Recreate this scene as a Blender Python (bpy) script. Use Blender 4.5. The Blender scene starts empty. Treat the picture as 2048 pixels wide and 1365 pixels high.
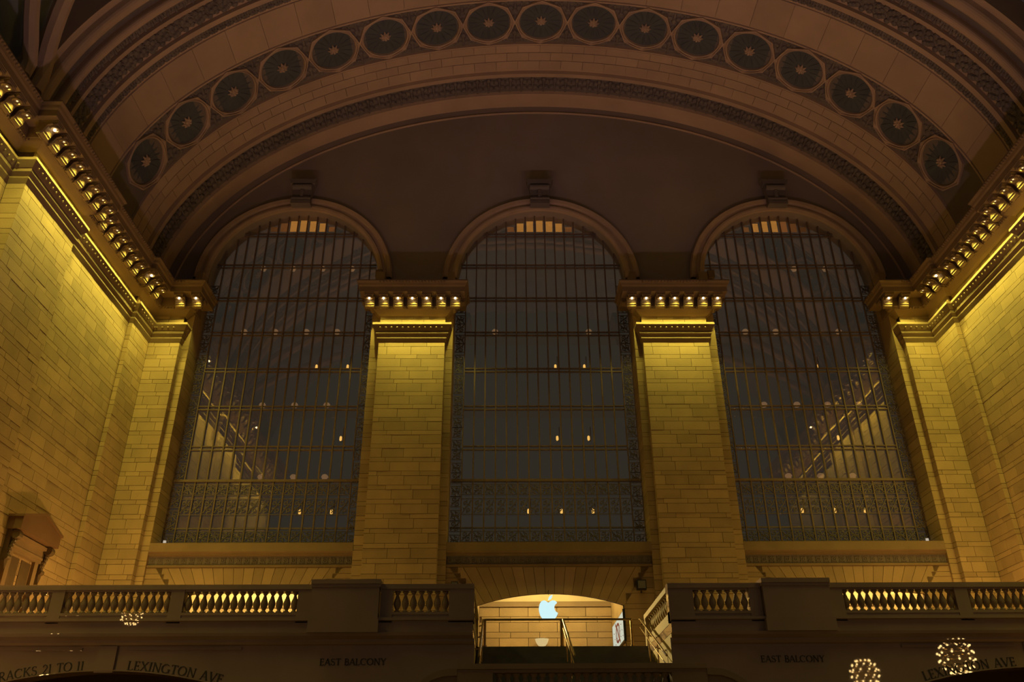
import bpy, bmesh, math, random
from mathutils import Matrix, Vector
random.seed(7)
PI = math.pi
SC = bpy.context.scene
COL = SC.collection

# ------------------------------------------------------------------ camera
def cam_axes(yaw, pitch, roll):
    cy, sy, cp, sp = math.cos(yaw), math.sin(yaw), math.cos(pitch), math.sin(pitch)
    f = Vector((sy*cp, cy*cp, sp)); r = Vector((cy, -sy, 0)); u = r.cross(f)
    cr, sr = math.cos(roll), math.sin(roll)
    return cr*r + sr*u, -sr*r + cr*u, f
cd = bpy.data.cameras.new('camera'); cam = bpy.data.objects.new('camera', cd); COL.objects.link(cam)
r_, u_, f_ = cam_axes(0.011325, 0.49229, -0.005927)
M = Matrix((r_, u_, -f_)).transposed().to_4x4(); M.translation = Vector((-1.885, -34.909, 1.6))
cam.matrix_world = M
cd.sensor_width = 36.0; cd.lens = 1703.66/2048*36; cd.clip_end = 500
SC.camera = cam

# ------------------------------------------------------------------ world, exposure
w = bpy.data.worlds.new('night'); SC.world = w; w.use_nodes = True
bg = w.node_tree.nodes['Background']; bg.inputs[0].default_value = (0.0275, 0.0238, 0.0180, 1); bg.inputs[1].default_value = 1.0
SC.view_settings.view_transform = 'Standard'; SC.view_settings.look = 'None'
SC.cycles.max_bounces = 4; SC.cycles.diffuse_bounces = 2; SC.cycles.glossy_bounces = 2; SC.cycles.transparent_max_bounces = 8
SC.view_settings.exposure = 0.0; SC.view_settings.gamma = 1.0; SC.view_settings.use_curve_mapping = False

BULB_W = 370.0            # each cornice bulb
BULB_C = (1.0, 0.90, 0.14)
BEAM_W = 1750.0           # narrow downward beam of each cornice fitting
BEAM_C = (1.0, 0.53, 0.11)
CORNER_W = 330.0         # lamp standing at each end of the balcony
CORNER_C = (1.0, 0.56, 0.15)
UP_W = 1450.0           # each added fill uplighter
UP_C = (1.0, 0.58, 0.70)
AL_W = 140.0              # each alcove downlight
AL_C = (1.0, 0.80, 0.30)

# ------------------------------------------------------------------ materials
def mat(name):
    m = bpy.data.materials.new(name); m.use_nodes = True
    return m, m.node_tree.nodes, m.node_tree.links, m.node_tree.nodes['Principled BSDF']
def stone(name, col, rough=0.75, var=0.22, scale=1.2, bump=0.25, rnd=0.26, spec=0.3):
    m, n, l, b = mat(name)
    g = n.new('ShaderNodeNewGeometry'); oi = n.new('ShaderNodeObjectInfo')
    t = n.new('ShaderNodeTexNoise'); t.inputs['Scale'].default_value = scale; t.inputs['Detail'].default_value = 6
    l.new(g.outputs['Position'], t.inputs['Vector'])
    t2 = n.new('ShaderNodeTexNoise'); t2.inputs['Scale'].default_value = scale*14; t2.inputs['Detail'].default_value = 4
    l.new(g.outputs['Position'], t2.inputs['Vector'])
    a = n.new('ShaderNodeMath'); a.operation = 'MULTIPLY_ADD'; l.new(t.outputs['Fac'], a.inputs[0]); a.inputs[1].default_value = var*2; a.inputs[2].default_value = 1-var-rnd/2
    c = n.new('ShaderNodeMath'); c.operation = 'MULTIPLY_ADD'; l.new(oi.outputs['Random'], c.inputs[0]); c.inputs[1].default_value = rnd; l.new(a.outputs[0], c.inputs[2])
    mx = n.new('ShaderNodeVectorMath'); mx.operation = 'SCALE'; mx.inputs[0].default_value = col; l.new(c.outputs[0], mx.inputs['Scale'])
    l.new(mx.outputs[0], b.inputs['Base Color'])
    b.inputs['Roughness'].default_value = rough; b.inputs['Specular IOR Level'].default_value = spec
    if bump:
        bp = n.new('ShaderNodeBump'); bp.inputs['Strength'].default_value = bump; bp.inputs['Distance'].default_value = 0.02
        l.new(t2.outputs['Fac'], bp.inputs['Height']); l.new(bp.outputs[0], b.inputs['Normal'])
    return m
def plain(name, col, rough=0.5, metal=0.0, spec=0.5):
    m, n, l, b = mat(name)
    g = n.new('ShaderNodeNewGeometry'); t = n.new('ShaderNodeTexNoise'); t.inputs['Scale'].default_value = 5; l.new(g.outputs['Position'], t.inputs['Vector'])
    a = n.new('ShaderNodeMath'); a.operation = 'MULTIPLY_ADD'; l.new(t.outputs['Fac'], a.inputs[0]); a.inputs[1].default_value = 0.5; a.inputs[2].default_value = 0.75
    mx = n.new('ShaderNodeVectorMath'); mx.operation = 'SCALE'; mx.inputs[0].default_value = col; l.new(a.outputs[0], mx.inputs['Scale'])
    l.new(mx.outputs[0], b.inputs['Base Color'])
    b.inputs['Roughness'].default_value = rough; b.inputs['Metallic'].default_value = metal; b.inputs['Specular IOR Level'].default_value = spec
    return m
def emit(name, col, s):
    m, n, l, b = mat(name)
    b.inputs['Base Color'].default_value = (0.02, 0.02, 0.02, 1)
    b.inputs['Emission Color'].default_value = (*col, 1); b.inputs['Emission Strength'].default_value = s
    return m
def glass(name):
    m, n, l, b = mat(name); n.remove(b)
    tr = n.new('ShaderNodeBsdfTransparent'); gl = n.new('ShaderNodeBsdfGlossy'); gl.inputs['Roughness'].default_value = 0.02
    gl.inputs['Color'].default_value = (1, 0.84, 0.64, 1)
    mx = n.new('ShaderNodeMixShader'); mx.inputs[0].default_value = 0.19
    l.new(tr.outputs[0], mx.inputs[1]); l.new(gl.outputs[0], mx.inputs[2]); l.new(mx.outputs[0], n['Material Output'].inputs[0])
    return m
STONE = stone('limestone_blocks', (0.38, 0.262, 0.135))
JOINT = plain('recessed_mortar', (0.11, 0.062, 0.034), 0.9)
TRIM = stone('carved_limestone', (0.25, 0.168, 0.09), 0.7, rnd=0.1)
VAULT = stone('vault_plaster', (0.50, 0.36, 0.24), 0.8, rnd=0.12, scale=0.5)
DARKCARV = stone('dark_carving', (0.19, 0.16, 0.135), 0.8, rnd=0.2)  # darker stone tone for carvings, keystones and recessed ground bands
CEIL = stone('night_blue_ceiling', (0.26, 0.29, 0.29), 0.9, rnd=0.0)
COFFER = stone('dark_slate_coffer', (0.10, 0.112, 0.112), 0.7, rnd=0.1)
MARBLE = stone('polished_marble', (0.34, 0.235, 0.20), 0.02, var=0.25, scale=0.7, bump=0.0, rnd=0.08, spec=0.6)
BALUS = stone('honed_marble', (0.32, 0.22, 0.15), 0.35, bump=0.0, rnd=0.1)
FLOOR = stone('floor_marble', (0.16, 0.10, 0.07), 0.25, bump=0.0, rnd=0.0)
PLASTER = stone('alcove_plaster', (0.62, 0.50, 0.30), 0.8, rnd=0.0, bump=0.05)
LETTER = plain('dark_inlaid_letter', (0.03, 0.025, 0.02), 0.6)
BRONZE = plain('window_bronze', (0.20, 0.13, 0.09), 0.5, 0.0)
IRON = plain('dark_iron', (0.17, 0.13, 0.11), 0.45, 0.0)
BRASS = plain('brass_rail', (0.42, 0.27, 0.10), 0.25, 0.9)
BLACK = plain('black_casing', (0.015, 0.014, 0.013), 0.4)
DARKBOX = plain('dark_grey_box', (0.12, 0.11, 0.11), 0.7)
HOODM = stone('brown_stone_hood', (0.17, 0.095, 0.05), 0.7, rnd=0.0)
CONSOLE = plain('dark_console', (0.12, 0.08, 0.045), 0.45, 0.2)
GLASS = glass('night_glass')
BULB = emit('bulb_glow', (1.0, 0.88, 0.55), 9.0)
CBULB = emit('chandelier_bulb_glow', (1.0, 0.62, 0.22), 36.0)
AMBER = emit('lit_amber_pane', (1.0, 0.42, 0.08), 0.42)
AMBER2 = emit('lit_yellow_pane', (1.0, 0.62, 0.18), 0.42)
FILAM = emit('amber_filament', (1.0, 0.55, 0.12), 1.3)
DIM = emit('catwalk_glint_glow', (1.0, 0.55, 0.25), 0.20)  # self-glow that paints in glints along the catwalks
LOGO = emit('white_sign_glow', (0.62, 0.90, 0.93), 1.0)
SCREEN = emit('screen_white', (0.80, 0.88, 0.72), 0.62)
SRED = emit('screen_red', (0.25, 0.05, 0.04), 0.6)
DOWN = emit('downlight_glow', (1.0, 0.85, 0.55), 3.0)

# ------------------------------------------------------------------ mesh helpers
class MB:
    def __init__(s): s.v = []; s.f = []
    def add(s, vs, fs):
        o = len(s.v); s.v += [tuple(x) for x in vs]; s.f += [[i+o for i in f] for f in fs]; return s
    def box(s, x0, x1, y0, y1, z0, z1):
        return s.add([(x0,y0,z0),(x1,y0,z0),(x1,y1,z0),(x0,y1,z0),(x0,y0,z1),(x1,y0,z1),(x1,y1,z1),(x0,y1,z1)],
                     [(0,3,2,1),(4,5,6,7),(0,1,5,4),(1,2,6,5),(2,3,7,6),(3,0,4,7)])
    def prism_y(s, poly, y0, y1):      # polygon in (x,z), extruded along y
        n = len(poly)
        return s.add([(x,y0,z) for x,z in poly]+[(x,y1,z) for x,z in poly],
                     [list(range(n)), list(range(2*n-1,n-1,-1))]+[(i,i+n,(i+1)%n+n,(i+1)%n) for i in range(n)])
    def prism_x(s, poly, x0, x1):      # polygon in (y,z), extruded along x
        n = len(poly)
        return s.add([(x0,y,z) for y,z in poly]+[(x1,y,z) for y,z in poly],
                     [list(range(n-1,-1,-1)), list(range(n,2*n))]+[(i,(i+1)%n,(i+1)%n+n,i+n) for i in range(n)])
    def tube(s, pts, r, n=8, cap=True):
        pts = [Vector(p) for p in pts]; o = len(s.v); k = len(pts)
        for i, p in enumerate(pts):
            d = (pts[min(i+1,k-1)]-pts[max(i-1,0)]).normalized()
            a = d.cross(Vector((0,0,1)))
            if a.length < 1e-3: a = d.cross(Vector((1,0,0)))
            a.normalize(); b = d.cross(a)
            rr = r[i] if isinstance(r, (list, tuple)) else r
            for j in range(n):
                t = 2*PI*j/n; s.v.append(tuple(p + a*rr*math.cos(t) + b*rr*math.sin(t)))
        for i in range(k-1):
            for j in range(n):
                s.f.append([o+i*n+j, o+i*n+(j+1)%n, o+(i+1)*n+(j+1)%n, o+(i+1)*n+j])
        if cap: s.f.append([o+j for j in range(n)][::-1]); s.f.append([o+(k-1)*n+j for j in range(n)])
        return s
    def lathe(s, prof, n=14, c=(0,0,0)):   # prof (r,z)
        o = len(s.v); k = len(prof)
        for r, z in prof:
            for j in range(n):
                t = 2*PI*j/n; s.v.append((c[0]+r*math.cos(t), c[1]+r*math.sin(t), c[2]+z))
        for i in range(k-1):
            for j in range(n):
                s.f.append([o+i*n+j, o+i*n+(j+1)%n, o+(i+1)*n+(j+1)%n, o+(i+1)*n+j])
        s.f.append([o+j for j in range(n)][::-1]); s.f.append([o+(k-1)*n+j for j in range(n)])
        return s
    def ball(s, c, r, n=8, m=5, sc=(1,1,1)):
        o = len(s.v)
        for i in range(1, m):
            a = PI*i/m
            for j in range(n):
                t = 2*PI*j/n; s.v.append((c[0]+r*sc[0]*math.sin(a)*math.cos(t), c[1]+r*sc[1]*math.sin(a)*math.sin(t), c[2]+r*sc[2]*math.cos(a)))
        T = len(s.v); s.v.append((c[0],c[1],c[2]+r*sc[2])); s.v.append((c[0],c[1],c[2]-r*sc[2]))
        for i in range(m-2):
            for j in range(n): s.f.append([o+i*n+j, o+(i+1)*n+j, o+(i+1)*n+(j+1)%n, o+i*n+(j+1)%n])
        for j in range(n): s.f.append([T, o+j, o+(j+1)%n]); s.f.append([T+1, o+(m-2)*n+(j+1)%n, o+(m-2)*n+j])
        return s
    def torus(s, c, R, r, n=20, m=8):
        o = len(s.v)
        for i in range(n):
            a = 2*PI*i/n
            for j in range(m):
                t = 2*PI*j/m; q = R+r*math.cos(t); s.v.append((c[0]+q*math.cos(a), c[1]+q*math.sin(a), c[2]+r*math.sin(t)))
        for i in range(n):
            for j in range(m): s.f.append([o+i*m+j, o+((i+1)%n)*m+j, o+((i+1)%n)*m+(j+1)%m, o+i*m+(j+1)%m])
        return s
    def ribbon(s, pts, wd, y0, y1, closed=False):   # stroke in the x-z plane, thickness y0..y1
        n = len(pts); L = []; Rr = []
        for i, (x, z) in enumerate(pts):
            if closed: a = pts[i-1]; b = pts[(i+1) % n]
            else: a = pts[max(i-1,0)]; b = pts[min(i+1,n-1)]
            dx, dz = b[0]-a[0], b[1]-a[1]; q = math.hypot(dx,dz) or 1
            ww = (wd[i] if isinstance(wd,(list,tuple)) else wd)/2
            L.append((x-dz/q*ww, z+dx/q*ww)); Rr.append((x+dz/q*ww, z-dx/q*ww))
        for i in range(n if closed else n-1):
            j = (i+1) % n
            s.prism_y([L[i], Rr[i], Rr[j], L[j]], y0, y1)
        return s
    def mesh(s, name, m, smooth=False):
        me = bpy.data.meshes.new(name); me.from_pydata(s.v, [], s.f)
        bm = bmesh.new(); bm.from_mesh(me); bmesh.ops.recalc_face_normals(bm, faces=bm.faces); bm.to_mesh(me); bm.free()
        me.materials.append(m)
        if smooth: me.polygons.foreach_set('use_smooth', [True]*len(me.polygons))
        me.update(); return me
def link(name, me, parent=None, mw=None):
    o = bpy.data.objects.new(name, me); COL.objects.link(o)
    if parent: o.parent = parent
    if mw is not None: o.matrix_local = mw
    return o
def obj(name, mb, m, parent=None, smooth=False, mw=None): return link(name, mb.mesh(name, m, smooth), parent, mw)
def tag(o, label=None, cat=None, group=None, kind=None):
    if label: o['label'] = label
    if cat: o['category'] = cat
    if group: o['group'] = group
    if kind: o['kind'] = kind
    return o
def thing(name, label, cat, loc=(0,0,0), group=None, rz=0):
    o = bpy.data.objects.new(name, None); COL.objects.link(o); o.location = loc; o.rotation_euler = (0,0,rz)
    o.empty_display_size = 0.2
    return tag(o, label, cat, group)
def T(x, y, z, rz=0, s=(1,1,1)):
    return Matrix.Translation((x,y,z)) @ Matrix.Rotation(rz,4,'Z') @ Matrix.Diagonal((*s,1))
UNIT = MB().box(-.5,.5,-.5,.5,-.5,.5)
CUBE = UNIT.mesh('stone_block', STONE)
CUBEV = UNIT.mesh('vault_block', VAULT)
def block(parent, x0, x1, y0, y1, z0, z1, name='block', me=None):
    return link(name, me or CUBE, parent, T((x0+x1)/2, (y0+y1)/2, (z0+z1)/2, 0, (x1-x0, y1-y0, z1-z0)))
def ordn(i): return ['first','second','third','fourth','fifth','sixth','seventh','eighth','ninth','tenth','eleventh','twelfth','thirteenth','fourteenth','fifteenth','sixteenth','seventeenth','eighteenth','nineteenth','twentieth'][i] if i < 20 else ['twenty','thirty'][(i+1)//10-2]+'-'+['','first','second','third','fourth','fifth','sixth','seventh','eighth','ninth'][(i+1)%10] if (i+1)%10 else 'thirtieth'

def sweep(path, prof, mb=None):
    """profile (d outwards to the right of travel, z) swept along a plan polyline with mitres"""
    mb = mb or MB(); n = len(path); nor = []
    for i in range(n-1):
        dx, dy = path[i+1][0]-path[i][0], path[i+1][1]-path[i][1]; q = math.hypot(dx,dy); nor.append((dy/q, -dx/q))
    o = len(mb.v); k = len(prof)
    for i, (x, y) in enumerate(path):
        if i == 0: m = nor[0]
        elif i == n-1: m = nor[-1]
        else:
            a, b = nor[i-1], nor[i]; c = 1+a[0]*b[0]+a[1]*b[1]; m = ((a[0]+b[0])/c, (a[1]+b[1])/c)
        for d, z in prof: mb.v.append((x+m[0]*d, y+m[1]*d, z))
    for i in range(n-1):
        for j in range(k-1):
            mb.f.append([o+i*k+j, o+(i+1)*k+j, o+(i+1)*k+j+1, o+i*k+j+1])
    return mb

# ------------------------------------------------------------------ dimensions
ZC = 23.05                 # top of the cornice
BAYS = (-12.33, 0.0, 12.33); HW = (4.21, 4.27, 4.21)
A_, B_, Z0 = 18.75, 12.95, 22.8   # elliptical barrel
YB, ZF = -10.5, 5.85       # balcony front and floor
LPATH = [(-18.9,-23),(-18.9,-11.6),(-18.25,-11.6),(-18.25,-7.95),(-18.5,-7.95),(-18.5,-1.9),(-18.3,-1.9),(-18.3,0),(-16.87,0),(-16.87,0.9)]
RPATH = [(-x,y) for x,y in LPATH][::-1]
P1PATH = [(-7.68,0.9),(-7.68,0),(-4.61,0),(-4.61,0.9)]
P2PATH = [(-x,y) for x,y in P1PATH][::-1]

# ------------------------------------------------------------------ floor and side wall bodies
fl = obj('floor', MB().box(-24,24,-60,6,-0.3,0), FLOOR); tag(fl, kind='structure')
wl = obj('wall_left', sweep(LPATH, [(-0.04,0),(-0.04,23)]), JOINT); tag(wl, kind='structure')
wr = obj('wall_right', sweep(RPATH, [(-0.04,0),(-0.04,23)]), JOINT); tag(wr, kind='structure')

COURSES = []
z = 20.24; k = 0
while z > 7.2:
    h = 0.42 if k % 2 else 0.205
    COURSES.append((z-h, z, k)); z -= h; k += 1
GAP = 0.016
def wall_blocks(parent, a, b, n0, seed, zmin=7.2, t=0.05, ends=(0,0)):
    """courses of blocks over the straight wall face from plan point a to b (outward to the right of travel)"""
    rnd = random.Random(seed); dx, dy = b[0]-a[0], b[1]-a[1]; L = math.hypot(dx,dy); dx /= L; dy /= L
    nx, ny = dy, -dx; ang = math.atan2(dy,dx); cnt = 0
    for z0, z1, k in COURSES:
        if z1 < zmin: break
        n = n0 if L > 0.6 else 1
        cuts = [0.0]
        off = (0.0 if k % 4 in (0,3) else 0.5) if n > 1 else 0
        if n > 1:
            st = L/n
            if k % 2 == 0 : off += 0.25
            for i in range(1, n+1):
                u = (i-0.5*(off>0)+ (off-0.5 if off>0 else 0))*st + rnd.uniform(-.13,.13)*st
                if 0.18*st < u < L-0.18*st: cuts.append(u)
        cuts.append(L)
        for u0, u1 in zip(cuts, cuts[1:]):
            c = (u0+u1)/2; pr = rnd.uniform(-.004,.004)
            link('block', CUBE, parent, T(a[0]+dx*c+nx*(pr-t/2), a[1]+dy*c+ny*(pr-t/2), (z0+z1)/2, ang, (u1-u0-GAP, t, z1-z0-GAP))); cnt += 1
    return cnt
wall_blocks(wl, (-18.5,-7.95), (-18.5,-1.9), 6, 1)
mb = MB()
rn = random.Random(5)
for z0, z1, k in COURSES:
    u = -22 + rn.uniform(0,1)
    while u < -11.6:
        e = min(u+rn.uniform(.9,1.2), -11.6); mb.box(-18.95,-18.9,u,e-GAP,z0,z1-GAP); u = e
tag(obj('block_courses', mb, STONE, wl), kind='stuff')
wall_blocks(wr, (18.5,-1.9), (18.5,-7.95), 6, 2)
def pil(label, segs, seed):
    t = thing('stone_pilaster', label, 'pilaster', (segs[0][0][0], segs[0][0][1], 0))
    for i, (a, b, n) in enumerate(segs):
        o = (t.location.x, t.location.y)
        wall_blocks(t, (a[0]-o[0],a[1]-o[1]), (b[0]-o[0],b[1]-o[1]), n, seed+i)
pil('broad limestone pilaster of the left wall, nearest the left frame edge', [((-18.9,-11.6),(-18.25,-11.6),1),((-18.25,-11.6),(-18.25,-7.95),4),((-18.25,-7.95),(-18.5,-7.95),1)], 11)
pil('broad limestone pilaster of the right wall, beyond the right frame edge', [((18.5,-7.95),(18.25,-7.95),1),((18.25,-7.95),(18.25,-11.6),4),((18.25,-11.6),(18.9,-11.6),1)], 61)
pil('limestone corner pilaster where left wall meets the window wall', [((-18.5,-1.9),(-18.3,-1.9),1),((-18.3,-1.9),(-18.3,0),2),((-18.3,0),(-16.87,0),2),((-16.87,0),(-16.87,0.34),1)], 21)
pil('limestone corner pilaster where right wall meets the window wall', [((16.87,0.34),(16.87,0),1),((16.87,0),(18.3,0),2),((18.3,0),(18.3,-1.9),2),((18.3,-1.9),(18.5,-1.9),1)], 31)
# piers between the windows
def pier(path, label, seed):
    t = thing('stone_pier', label, 'pier', (path[1][0], 0, 0))
    q = [(x-path[1][0], y) for x,y in path]
    obj('core', sweep(q, [(-0.04,0),(-0.04,23)]), JOINT, t)
    wall_blocks(t, (q[0][0],0.34), q[1], 1, seed); wall_blocks(t, q[1], q[2], 3, seed+1); wall_blocks(t, q[2], (q[3][0],0.34), 1, seed+2)
    return t
pier(P1PATH, 'tall limestone pier between the left and middle windows', 41)
pier(P2PATH, 'tall limestone pier between the middle and right windows', 51)

# ------------------------------------------------------------------ back wall: below the windows, tympanum above
wb = MB()
def colz(x):      # lower edge of the tympanum at x
    for xc in BAYS:
        if abs(x-xc) < 4.2: return 24.35+math.sqrt(4.2**2-(x-xc)**2)
    return 21.9
N = 560
xs = [-A_ + 2*A_*i/N for i in range(N+1)]
for x0, x1 in zip(xs, xs[1:]):
    t0, t1 = [Z0+B_*math.sqrt(max(0,1-(x/A_)**2))+0.3 for x in (x0,x1)]
    wb.add([(x0,1.0,colz(x0)),(x1,1.0,colz(x1)),(x1,1.0,max(t1,colz(x1))),(x0,1.0,max(t0,colz(x0)))], [(0,1,2,3)])
for xc in BAYS:   # arch intrados
    M_ = 40; o = len(wb.v)
    for i in range(M_+1):
        a = PI*i/M_
        for y in (1.0, 1.9): wb.v.append((xc+4.2*math.cos(a), y, 24.35+4.2*math.sin(a)))
    for i in range(M_): wb.f.append([o+2*i, o+2*i+1, o+2*i+3, o+2*i+2])
wback = obj('wall_back', wb, stone('tympanum_stone', (0.33,0.27,0.22), 0.85, rnd=0.0, scale=0.4)); tag(wback, kind='structure')
# window jamb courses
for xc, hw in zip(BAYS, HW):
    for s in (-1,1):
        xi = xc+s*hw; xo = (7.68 if abs(abs(xi)-8.1) < .3 else 4.61 if abs(xi) < 5 else 16.87)*(1 if xi > 0 else -1)
        x0, x1 = min(xi,xo), max(xi,xo)
        if x1-x0 < .05: continue
        for z0, z1, k in COURSES: block(wback, x0, x1, 0.3, 1.7, z0+GAP/2, z1-GAP/2, 'jamb_block')
        block(wback, x0, x1, 0.3, 1.7, 20.24, 24.35, 'jamb_block')
        block(wback, x0, x1, 0.35, 1.7, 0, 7.3, 'jamb_block')
# archivolts, keystones
for xc in BAYS:
    prof = [(4.2,1.0),(4.2,0.86),(4.32,0.80),(4.42,0.80),(4.46,0.9),(4.62,0.9),(4.66,0.80),(4.84,0.76),(4.9,0.86),(4.9,1.0)]
    mb = MB(); M_ = 56; k = len(prof)
    for i in range(M_+1):
        a = PI*i/M_
        for r, y in prof: mb.v.append((xc+r*math.cos(a), y, 24.35+r*math.sin(a)))
    for i in range(M_):
        for j in range(k-1): mb.f.append([i*k+j,(i+1)*k+j,(i+1)*k+j+1,i*k+j+1])
    obj('archivolt', mb, stone('archivolt_stone', (0.50,0.36,0.24), 0.8, rnd=0.0), wback)
    ks = MB().prism_y([(-.42,0),(.42,0),(.58,1.15),(-.58,1.15)], -.30, 0.0)
    ks.prism_y([(-.62,1.15),(.62,1.15),(.70,1.42),(-.70,1.42)], -.42, 0.0).prism_y([(-.5,-.14),(.5,-.14),(.5,.06),(-.5,.06)], -.42, 0)
    for zz, rr in ((.95,.17),(.2,.12)): ks.tube([(-.5,-.32,zz),(.5,-.32,zz)], rr, 10)
    for zz in (.4,.55,.7): ks.ball((0,-.3,zz),.13,8,5)
    obj('keystone', ks, DARKCARV, wback, mw=T(xc,0.78,28.72))

# wall below each window with its segmental opening, voussoirs, sill and carved band
def seg_arch(n=16, hw=2.95, spring=8.45, rise=0.46):
    R = (hw*hw+rise*rise)/(2*rise); cz = spring+rise-R; a0 = math.asin(hw/R)
    return [(R*math.sin(a0*(2*i/n-1)), cz+R*math.cos(a0*(2*i/n-1))) for i in range(n+1)], R, cz, a0
ARCS = [seg_arch(16,2.95,8.86,.16), seg_arch(), seg_arch(16,2.95,8.86,.16)]
def sill_wall(i):
    xc, hw = BAYS[i], HW[i]; y0 = 0.45; m = MB(); ARC, AR, ACZ, AA0 = ARCS[i]; spr = (8.7,8.3,8.7)[i]
    m.box(xc-hw,xc-2.95,y0,.62,0,9.98).box(xc+2.95,xc+hw,y0,.62,0,9.98)
    for (xa,za),(xb,zb) in zip(ARC,ARC[1:]): m.prism_y([(xc+xa,za),(xc+xb,zb),(xc+xb,9.98),(xc+xa,9.98)], y0, .62)
    o = obj('apron', m, JOINT, wback)
    # voussoirs fanning over the opening, cut off by the courses at the sides
    nv = 17; top = 9.97
    for j in range(nv):
        a, b = [AA0*1.02*(2*q/nv-1) for q in (j+.02, j+.98)]
        def at(t, zt): return (xc+(zt-ACZ)*math.tan(t), zt)
        lo = (xc+AR*math.sin(a), ACZ+AR*math.cos(a)); lo2 = (xc+AR*math.sin(b), ACZ+AR*math.cos(b))
        # splay more strongly, as a flat arch does
        sp = lambda p, t: (p[0]+(top-p[1])*math.tan(t*2.0*.31/max(AA0,.05)), top)
        link('voussoir', MB().prism_y([lo, lo2, sp(lo2,b), sp(lo,a)], y0-.03, y0+.02).mesh('voussoir', STONE), wback)
    for s in (-1,1):
        zz = 6.4; q = 0
        while zz < 9.9:
            h = .42 if q % 2 else .205; x0, x1 = 2.98, hw
            if zz > spr: x0 = 2.98+(zz-spr)*0.55
            if x1-x0 > .1: block(wback, xc+(x0 if s>0 else -x1), xc+(x1 if s>0 else -x0), y0-.03, y0+.02, zz+GAP, min(zz+h,9.97))
            zz += h; q += 1
    path = [(xc-hw,y0),(xc+hw,y0)]
    obj('sill', sweep(path, [(-.9,11.06),(.16,10.98),(.16,10.62),(.10,10.56),(.10,10.50),(-.02,10.46)]), TRIM, wback)
    obj('carved_band', sweep(path, [(-.02,10.46),(-.03,10.10)]), DARKCARV, wback)  # shade under the sill fascia put into this dark colour
    obj('fillet', sweep(path, [(-.03,10.10),(.06,10.09),(.06,10.0),(0,9.98)]), TRIM, wback)
    nr = 26
    for j in range(nr): link('carved_rosette', ROS, wback, T(xc-hw+.16+(2*hw-.32)*j/(nr-1), y0+.02, 10.28))
rm = MB().torus((0,0,0),.085,.028,12,6).ball((0,0,0),.045,6,4)
for q in range(4): rm.ball((.13*math.cos(q*PI/2+.78),.13*math.sin(q*PI/2+.78),0),.035,6,4)
rm.v = [(x,-z*.8,y) for x,y,z in rm.v]
ROS = rm.mesh('carved_rosette', DARKCARV)
for i in range(3): sill_wall(i)

# ------------------------------------------------------------------ ceiling: elliptical barrel arch
def EP(t, off):
    x, zz = A_*math.cos(t), Z0+B_*math.sin(t); nx, nz = math.cos(t)/A_, math.sin(t)/B_; q = math.hypot(nx,nz)
    return x-off*nx/q, zz-off*nz/q
def barrel(prof, m, name, parent=None, n=180, smooth=True):
    mb = MB(); k = len(prof)
    for i in range(n+1):
        t = PI*i/n
        for y, off in prof:
            x, zz = EP(t, off); mb.v.append((x, y, zz))
    for i in range(n):
        for j in range(k-1): mb.f.append([i*k+j, i*k+j+1, (i+1)*k+j+1, (i+1)*k+j])
    return obj(name, mb, m, parent)
ceil = barrel([(1.05,-.05),(0.10,-.05),(0.10,-.10),(-1.78,-.10),(-3.50,-.06),(-3.62,-.12),(-6.24,-.12),(-8.4,-.06),(-12.2,-.10)], VAULT, 'ceiling')
tag(ceil, kind='structure')
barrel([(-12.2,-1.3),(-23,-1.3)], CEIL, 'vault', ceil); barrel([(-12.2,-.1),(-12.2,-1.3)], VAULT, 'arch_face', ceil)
for nm, pr in (('fillet', [(.06,-.06),(.06,.10),(-.14,.10),(-.18,-.10)]), ('fillet', [(-1.36,-.10),(-1.38,.10),(-1.62,.10),(-1.66,-.12)]),
               ('fillet', [(-3.50,-.06),(-3.52,.04),(-3.60,.04),(-3.62,-.12)]), ('fillet', [(-6.24,-.12),(-6.26,.02),(-6.34,.02),(-6.36,-.06)]),
               ('fillet', [(-8.84,-.1),(-8.86,.12),(-9.10,.12),(-9.12,-.1)]), ('fillet', [(-10.02,-.1),(-10.04,.12),(-10.22,.12),(-10.24,-.1)]),
               ('torus_moulding', [(-10.70,-.1)]+[(-10.88-.18*math.cos(a), .10+.16*math.sin(a)) for a in [PI*i/8 for i in range(9)]][::-1]+[(-11.06,-.1)]),
               ('torus_moulding', [(-11.42,-.2)]+[(-11.66-.24*math.cos(a), .02+.20*math.sin(a)) for a in [PI*i/8 for i in range(9)]][::-1]+[(-12.0,-.3)]),
               ):
    if nm == 'torus_moulding': pr = [pr[0]]+pr[1:-1][::-1]+[pr[-1]] if pr[1][0] < pr[-2][0] else pr
    barrel(pr, VAULT, nm, ceil)
x_ = obj('ring_moulding', MB(), VAULT, ceil)
mb = MB(); mb.tube([(EP(PI*i/120,.42)[0],1.0,EP(PI*i/120,.42)[1]) for i in range(121)], .07, 6); x_.data = mb.mesh('ring_moulding', VAULT)
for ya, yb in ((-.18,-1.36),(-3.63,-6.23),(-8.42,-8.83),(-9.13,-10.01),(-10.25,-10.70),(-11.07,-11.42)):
    barrel([(ya,-.085),(yb,-.085)], DARKCARV, 'carved_ground', ceil)
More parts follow.
